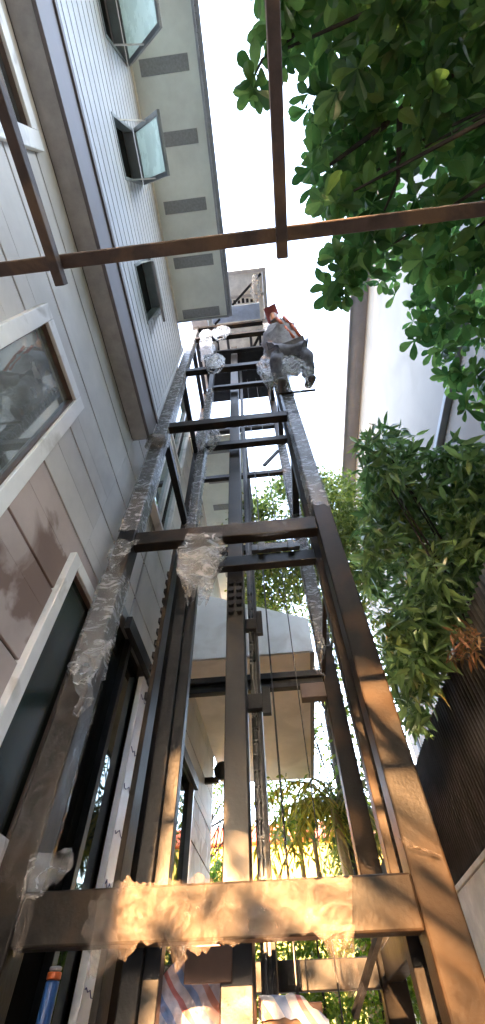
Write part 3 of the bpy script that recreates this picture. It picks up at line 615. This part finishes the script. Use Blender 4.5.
# ------------------------------------------------------------ bags low behind the beam
sk=thing('stacked_crates',(-.3,2.95,.03),'pile of dark brown crates behind the lowest beam, mostly hidden','crate')
build('crate',MB().box(-.62,-.22,2.85,3.2,.03,1.25),ply,sk,bevel=.006); build('crate',MB().box(-.2,.06,2.72,3.1,.03,1.655),ply,sk,bevel=.006)
hl=[(143,1050),(150,1010),(163,978),(178,958),(196,946),(214,943),(227,949),(231,960)]
def ss(u,v):
    a=lerp(hl,u); px=a[0]*(1-v)+(a[0]*.25+150)*v if 0 else a[0]+v*(14*(1-u)); py=a[1]+v*(1062-a[1])
    p=at('y',2.78,px,py); q=Vector((u*3.5,v*2,2)); p.y+=.045*noise.fractal(q,1,2,4)-.03*math.sin(math.pi*v)+.02*math.sin(u*16+v*3); return p
sheet('striped_sheet','blue red and white striped raffia sheet bulging behind the lowest beam left of the mast',ss,70,50,tarp1,'sheet')
def cl(u,v):
    px=246+58*u; py=986+ (u*u*32)+46*v*(1)-10*v; p=at('y',2.70-.02*v+.25*(1-v)*0,px,py); p.y-=.02*noise.noise(Vector((u*6,v*4,0))); return p
def cl2(u,v):
    x=-.21+.29*u; z=1.675 if v<.5 else 1.675-(v-.5)*.13; y=3.05-.7*v if v<.5 else 2.70
    return Vector((x,y,z-.10*max(0,u-.55)**1.3*2+.015*noise.noise(Vector((u*7,v*6,0)))))
sheet('striped_cloth','blue and white striped cloth laid over the brown crate right of the mast',cl2,24,20,tarp1,'cloth')
build('mast_plate',MB().box(-.50,-.30,2.505,2.525,1.70,1.805),ply,sf,bevel=.003)
# solid stand-in for a bucket reflected in the landing glass
bk_=thing('mirrored_bucket',(-1.2,3.4,0),'blue canister with orange band standing in for a bucket reflected in the door glass','canister')
c0=at('x',-1.30,52,985)
bm=MB()
def ring(z0,z1,r,m): return MB().tube([(c0.x,c0.y,z0),(c0.x,c0.y,z1)],r,16)
build('canister_body',ring(.03,1.775,.034,0),blue,bk_,bevel=.008); build('band',ring(1.778,1.805,.036,0),orange,bk_,bevel=.004)
build('lid',ring(1.808,1.825,.031,0),trim_l,bk_,bevel=.006)
# ------------------------------------------------------------ foliage
def frame(d,roll):
    d=d.normalized(); s=d.cross(Vector((0,0,1))); s=s.normalized() if s.length>1e-3 else Vector((1,0,0)); n=s.cross(d)
    c,q=math.cos(roll),math.sin(roll); return d,s*c+n*q,n*c-s*q
OBO=((0,.0),(.25,.08),(.52,.19),(.74,.225),(.90,.15),(1.0,0))
LAN=((0,0),(.2,.075),(.5,.10),(.8,.05),(1,0))
def leaf(mb,p,d,L,roll,prof,droop=.25,wide=1,fold=.25):
    d,s,n=frame(d,roll); k=len(mb.v); m=len(prof)
    for t,w_ in prof:
        c=p+d*(L*t)-n*(droop*L*t*t)
        if w_==0: mb.v.append(tuple(c))
        else:
            W=w_*L*wide; mb.v+= [tuple(c-s*W+n*W*fold),tuple(c),tuple(c+s*W+n*W*fold)]
    # indices
    idx=[];q=k
    for t,w_ in prof:
        if w_==0: idx.append((q,)); q+=1
        else: idx.append((q,q+1,q+2)); q+=3
    for a,b in zip(idx,idx[1:]):
        if len(a)==1 and len(b)==3: mb.f+=[(a[0],b[1],b[0]),(a[0],b[2],b[1])]
        elif len(a)==3 and len(b)==3: mb.f+=[(a[0],a[1],b[1],b[0]),(a[1],a[2],b[2],b[1])]
        else: mb.f+=[(a[0],a[1],b[0]),(a[1],a[2],b[0])]
        mb.mi+=[0,0]
def rdir(rn,zb=0):
    while 1:
        v=Vector((rn.uniform(-1,1),rn.uniform(-1,1),rn.uniform(-1,1)+zb))
        if .1<v.length<1.4: return v.normalized()
def inpoly(x,y,pl):
    c=False; j=len(pl)-1
    for i in range(len(pl)):
        xi,yi=pl[i];xj,yj=pl[j]
        if (yi>y)!=(yj>y) and x<(xj-xi)*(y-yi)/(yj-yi)+xi: c=not c
        j=i
    return c
def sample(poly,n,rn,lo,hi,mode='z',clump=0,thr=-9,fq=1.0):
    xs=[p[0] for p in poly]; ys=[p[1] for p in poly]; out=[]; tries=0
    while len(out)<n and tries<n*60:
        tries+=1
        x=rn.uniform(min(xs),max(xs)); y=rn.uniform(min(ys),max(ys))
        if not inpoly(x,y,poly): continue
        if mode=='z': p=at('z',rn.uniform(lo,hi),x,y)
        elif mode=='y': p=at('y',rn.uniform(lo,hi),x,y)
        else: p=EYE+ray(x,y).normalized()*rn.uniform(lo,hi)
        if noise.noise(p*fq)<thr: continue
        out.append(p)
    return out
def branches(mb,base,top,cl,rn,n,r0=.12,rb=.02):
    base=Vector(base);top=Vector(top)
    mid=(base+top)/2+Vector((rn.uniform(-.1,.1),rn.uniform(-.1,.1),0))
    mb.tube([base,mid,top],[r0,r0*.85,r0*.6],8)
    for c in rn.sample(cl,min(n,len(cl))):
        s=top if rn.random()<.6 else mid.lerp(top,rn.random())
        m1=s.lerp(c,.45)+Vector((rn.uniform(-.15,.15),rn.uniform(-.15,.15),rn.uniform(0,.25)))
        mb.tube([s,m1,c],[rb*1.6,rb,rb*.35],5)
def tree(name,label,cat,base,top,cl,leaffn,lm,rn,nb=20,r0=.12,rb=.02,group=None,extra=None):
    t=thing(name,(base[0],base[1],0),label,cat,group)
    tr=MB(); branches(tr,base,top,cl,rn,nb,r0,rb)
    if extra:
        for pts,rad in extra: tr.tube(pts,rad,6)
    build('trunk',tr,bark,t)
    cr=MB()
    for c in cl: leaffn(cr,c,rn)
    build('crown',cr,lm,t); return t
def rosette(L):
    def f(mb,c,rn):
        ax=rdir(rn,.1); n=rn.randint(5,8); 
        d0,s,nn=frame(ax,rn.uniform(0,6))
        for i in range(n):
            a=2*math.pi*i/n+rn.uniform(-.3,.3); o=(s*math.cos(a)+nn*math.sin(a))*rn.uniform(.8,1.2)+ax*rn.uniform(.0,.7)
            leaf(mb,c,o,L*rn.uniform(.7,1.15),rn.uniform(-.7,.7),OBO,rn.uniform(.05,.35),rn.uniform(.85,1.15))
    return f
def lances(L,n0=7,n1=11,down=-.5,wide=1.1,r=.05):
    def f(mb,c,rn):
        for i in range(rn.randint(n0,n1)):
            d=rdir(rn,down); leaf(mb,c+rdir(rn)*r,d,L*rn.uniform(.6,1.15),rn.uniform(-1.5,1.5),LAN,rn.uniform(.1,.5),wide)
    return f
def smalls(L,n,spread):
    def f(mb,c,rn):
        for i in range(n):
            p=c+rdir(rn)*spread*rn.random(); d=rdir(rn,-.2); d,s,nn=frame(d,rn.uniform(0,6)); l=L*rn.uniform(.6,1.2); k=len(mb.v)
            mb.v+=[tuple(p),tuple(p+d*l*.5+s*l*.22),tuple(p+d*l),tuple(p+d*l*.5-s*l*.22)]; mb.f.append((k,k+1,k+2,k+3)); mb.mi.append(0)
    return f
rn=random.Random(3)
polyA=[(322,-120),(315,30),(306,80),(308,130),(304,172),(318,190),(332,225),(338,258),(352,280),(372,290),(398,296),(405,320),(422,340),(440,362),(448,385),(462,392),(468,425),(490,420),(620,430),(620,-120)]
cl=sample(polyA,1500,rn,4.6,7.6,'z',thr=-.26,fq=1.5)
cl+=sample([(245,-60),(300,-60),(298,25),(262,30),(236,2)],8,rn,4.7,5.3)
cl+=sample([(244,76),(260,70),(262,95),(250,98)],3,rn,4.8,5.0)+sample([(268,10),(300,0),(295,60),(272,72)],13,rn,4.8,5.6)
cl+=sample([(325,285),(345,290),(340,300)],6,rn,4.8,5.2)+sample([(405,318),(425,335),(412,345)],2,rn,4.8,5.2)+sample([(332,255),(372,262),(352,285)],10,rn,4.7,5.6)
ex=[([at('z',6.0,620,20),at('z',5.3,475,68),at('z',5.0,420,92),at('z',4.9,385,125),at('z',4.9,330,165)],[.06,.04,.025,.018,.01]),
    ([at('z',4.9,400,108),at('z',4.85,398,180),at('z',4.9,380,220)],[.02,.012,.006]),([at('z',5.0,300,30),at('z',4.95,262,60),at('z',4.9,250,85)],[.012,.008,.005])]
tree('broadleaf_tree','broad leaved dark green tree hanging over the top right of the view','tree',(3.5,-1.2,0),(3.3,-.8,4.9),cl,rosette(.155),big_leaf,rn,40,.16,.02,extra=ex)
polyB=[(366,470),(362,440),(378,428),(400,436),(430,446),(485,452),(640,440),(640,700),(485,596),(462,606),(442,650),(424,705),(410,730),(398,690),(380,655),(372,600),(362,560),(368,510)]
cl=sample(polyB,1700,rn,3.9,7.2,'r',thr=-.34,fq=1.1)
cl=[c for c in cl if c.x<3.75]
tree('mango_tree','dense tree with long narrow glossy leaves at right above the dark fence','tree',(3.0,4.9,0),(2.9,4.9,3.6),cl,lances(.20,9,13,-.55,1.35,.08),lance_leaf,rn,40,.14,.018)
cl=[]
while len(cl)<420:
    p=Vector((rn.uniform(1.9,3.7),rn.uniform(-1.5,3.8),rn.uniform(2.3,5.2)))
    if p.x/(p.z-1.5)>1.05 and p.y<p.x*1.5: cl.append(p)
tree('added_shrub_row','unseen leafy shrub row added behind the fence for dark green window reflections','shrub',(2.7,1.0,0),(2.7,1.0,2.6),cl,lances(.22,9,13,-.4,1.3,.1),lance_leaf,rn,30,.06,.012)  # unseen row, added to reflect green in the window and darken the right
t=thing('dry_foliage',(2,3,2.55),'dry orange brown leaves tangled on top of the corrugated fence','dry leaves')
cr=MB()
for c in sample([(440,640),(470,622),(480,650),(462,668)],16,rn,3.6,3.9,'r'): lances(.12,6,9,-.4,.9,.04)(cr,c,rn)
build('leaves',cr,dry_leaf,t)
tw=MB().tube([at('x',XF+.08,430,720),at('x',XF+.08,450,680),at('x',XF+.08,470,645)],[.014,.01,.006],6); build('twig',tw,bark,t)
# trees beyond the shaft
G='trees beyond the lift shaft'
cl=sample([(235,505),(258,495),(300,470),(345,478),(372,520),(372,650),(350,640),(330,640),(300,625),(240,610)],850,rn,10,14,'r',thr=-.15,fq=.7)
tree('tree','green tree above the white bay roof seen through the shaft','tree',(1.2,10.5,0),(1.2,10.8,7),cl,smalls(.15,34,.45),far_leaf,rn,30,.12,.012,G)
cl=sample([(300,770),(312,690),(330,650),(372,640),(395,720),(410,800),(420,880),(345,900),(330,840),(290,850),(265,830),(262,790)],160,rn,10,14,'r',thr=-.12,fq=.7)
tree('tree','tree with hanging boughs right of the bay at the height of its soffit','tree',(2.0,11.5,0),(2.0,11.5,4.6),cl,smalls(.16,26,.42),far_leaf,rn,16,.10,.012,G)
cl=sample([(205,790),(232,775),(232,812),(212,815)],16,rn,13,15,'r')+sample([(262,770),(300,775),(290,800),(264,806)],18,rn,12,14,'r')
tree('tree','thin sprays of dark leaves beyond the far corner of the house','tree',(-2.6,14,0),(-2.4,14,5.5),cl,smalls(.14,20,.4),far_leaf,rn,18,.08,.02,G)
# palm
def palm(x,y,h,label,n=17,L=2.0):
    t=thing('palm_tree',(x,y,0),label,'palm tree'); tr=MB().tube([(x,y,0),(x+.1,y,h*.5),(x,y,h)],[.13,.11,.09],8); build('trunk',tr,mat('palm bark',(.35,.24,.12),.8,0,.2,6,.4,14) if not 'palm bark' in bpy.data.materials else bpy.data.materials['palm bark'],t)
    cr=MB()
    for i in range(n):
        a=2*math.pi*i/n+rn.uniform(-.2,.2); e=rn.uniform(-.1,.9); d=Vector((math.cos(a),math.sin(a),e)); p=Vector((x,y,h)); pts=[]
        for k in range(15):
            u=k/14; q=p+Vector((d.x*L*u,d.y*L*u,L*(e*u-1.1*u*u))); pts.append(q)
            if k>1:
                tg=(pts[-1]-pts[-2]).normalized(); s=tg.cross(Vector((0,0,1))).normalized()
                for sg in (-1,1):
                    for _ in range(2): leaf(cr,q-tg*rn.uniform(0,.1),s*sg+tg*.5+Vector((0,0,-.5)),.55*(1-.5*u),rn.uniform(-.3,.3),LAN,.3,.6)
        cr.tube([pts[j] for j in (0,4,8,11,14)],[.02,.016,.012,.008,.004],4)
    build('crown',cr,palm_leaf,t)
palm(.9,9.8,4.6,'yellowish palm with hanging fronds in the gap right of the mast',20,1.9); palm(2.4,14,5.6,'taller palm farther back beside the right rear post',16,2.2)
for px_ in (0,): pass
tr=thing('bamboo_clump',(.35,10.6,0),'pair of pale yellow stems standing beyond the shaft','bamboo')
for x in (.15,.45): build('stem',MB().tube([(x,10.6,0),(x+.03,10.6,2.5),(x-.02,10.6,5)],[.07,.06,.04],8),bpy.data.materials['palm bark'],tr)
def hedge(name,label,poly,n,y0,y1,L,k,sp,lm,cat='hedge'):
    cl=sample(poly,n,rn,y0,y1,'y'); t=thing(name,(sum(c.x for c in cl)/n,(y0+y1)/2,0),label,cat); cr=MB()
    for c in cl: smalls(L,k,sp)(cr,c,rn)
    build('foliage',cr,lm,t)
    tr=MB()
    for c in rn.sample(cl,min(12,n)): tr.tube([(c.x,c.y,0),(c.x,c.y,c.z)],[.03,.012],5)
    build('stem',tr,bark,t)
hedge('hedge','bright green hedge low behind the rear beams',[(228,930),(300,915),(345,905),(420,905),(425,1090),(225,1090)],320,7.5,9.5,.10,34,.26,hedge_leaf)
hedge('shrub','green shrub by the far corner of the house',[(206,856),(226,862),(230,905),(206,905)],30,9.5,10.5,.10,34,.25,hedge_leaf,'shrub')
# yellow house far behind
yh=thing('yellow_house',(-6,32,0),'distant yellow house with a red roof edge seen left of the mast','house')
build('wall',MB().box(-13,5,30,38,0,9.2),yellow,yh); build('roof',MB().box(-13.5,5.5,29.5,38.5,9.203,10.0),redroof,yh,bevel=.05)
for x in (-5.4,-3.9): build('window',MB().box(x,x+.8,29.96,29.998,6,7.4),alu_g,yh)
# unseen trees added behind the camera to shade the shaft and dapple sun
cl=[]
while len(cl)<1900:
    p=Vector((rn.uniform(-3,9),rn.uniform(-12,-8),rn.uniform(2.8,17)))
    lo=(5.5 if p.x<.0 else 3.2)+.35*math.sin(p.x*2.1)+.35*math.sin(p.x*5.3+1)
    if p.z<lo: continue
    if p.z<7 and noise.noise(p*1.2)<-.15: continue
    cl.append(p)
for _ in range(750):
    p=Vector((rn.uniform(-3,.3),rn.uniform(-12,-8),rn.uniform(5.4,9.5)))
    if p.z>5.45+.25*math.sin(p.x*5.3+1)+.25*noise.noise(p*2): cl.append(p)
tree('added_shade_tree','large leafy tree added behind the photographer to shade the upper shaft','tree',(2.5,-10,0),(2.3,-10,6),cl,smalls(.42,30,.62),far_leaf,rn,40,.3,.05)
rn2=random.Random(9); dp_=[]
while len(dp_)<75:
    p=Vector((rn2.uniform(-2.6,-.1),rn2.uniform(-7.2,-5.2),rn2.uniform(2.2,5.2)))
    if p.x<-1.0-.8*rn2.random() or (rn2.random()<.10 and p.z>3.6): dp_.append(p)
tree('added_dapple_sapling','slim leafy sapling added behind the photographer to dapple the sun','tree',(.9,-6.2,0),(.8,-6.2,2.6),dp_,smalls(.22,14,.24),far_leaf,rn2,30,.06,.02)  # unseen sapling, added only to break up the low sun
bh=thing('added_rear_house',(0,-20,0),'low plain house added behind the photographer to cut low sky light','house')  # unseen house, added to block sky light from the horizon
build('wall',MB().box(-16,.4,-24,-19,0,3.6),plaster,bh); build('roof',MB().box(-16.4,.5,-24.4,-18.6,3.603,3.9),redroof,bh)
ab=thing('added_sun_blocker',(7,-20,0),'plain tall block added behind the photographer to keep sun off the right','building')  # unseen block, added to stop direct sun on the neighbour wall
build('wall',MB().box(.75,15,-24,-16,0,16),plaster,ab); build('roof',MB().box(.7,15.1,-24.1,-15.9,16.003,16.3),trim_l,ab)
# ------------------------------------------------------------ light
SD=Vector((.11,1,-.19)).normalized()
sun=bpy.data.lights.new('sun','SUN'); sun.energy=2.7; sun.angle=math.radians(.6); sun.color=(1,.53,.22)
so=bpy.data.objects.new('sun',sun); COL.objects.link(so); so.rotation_euler=SD.to_track_quat('-Z','Y').to_euler(); so.location=(0,-5,20)
W=bpy.data.worlds.new('World'); S.world=W; W.use_nodes=True; n=W.node_tree.nodes; l=W.node_tree.links
sk=n.new('ShaderNodeTexSky'); sk.sky_type='NISHITA'; sk.sun_disc=False; sk.sun_elevation=math.asin(-SD.z); sk.sun_rotation=math.atan2(-SD.x,-SD.y); sk.dust_density=1.5; sk.ozone_density=1.0; sk.air_density=1.0
hs=n.new('ShaderNodeHueSaturation'); hs.inputs['Saturation'].default_value=.75; hs.inputs['Value'].default_value=1.5; l.new(sk.outputs[0],hs.inputs['Color'])
vm=n.new('ShaderNodeVectorMath'); vm.operation='MULTIPLY'; vm.inputs[1].default_value=(1.0,.97,1.0); l.new(hs.outputs[0],vm.inputs[0]); l.new(vm.outputs[0],n['Background'].inputs['Color']); n['Background'].inputs['Strength'].default_value=.15
S.view_settings.view_transform='Standard'; S.view_settings.look='None'; S.view_settings.exposure=4.55; S.view_settings.gamma=1
S.render.resolution_x=485; S.render.resolution_y=1024; S.render.engine='CYCLES'
S.cycles.max_bounces=7; S.cycles.transparent_max_bounces=16
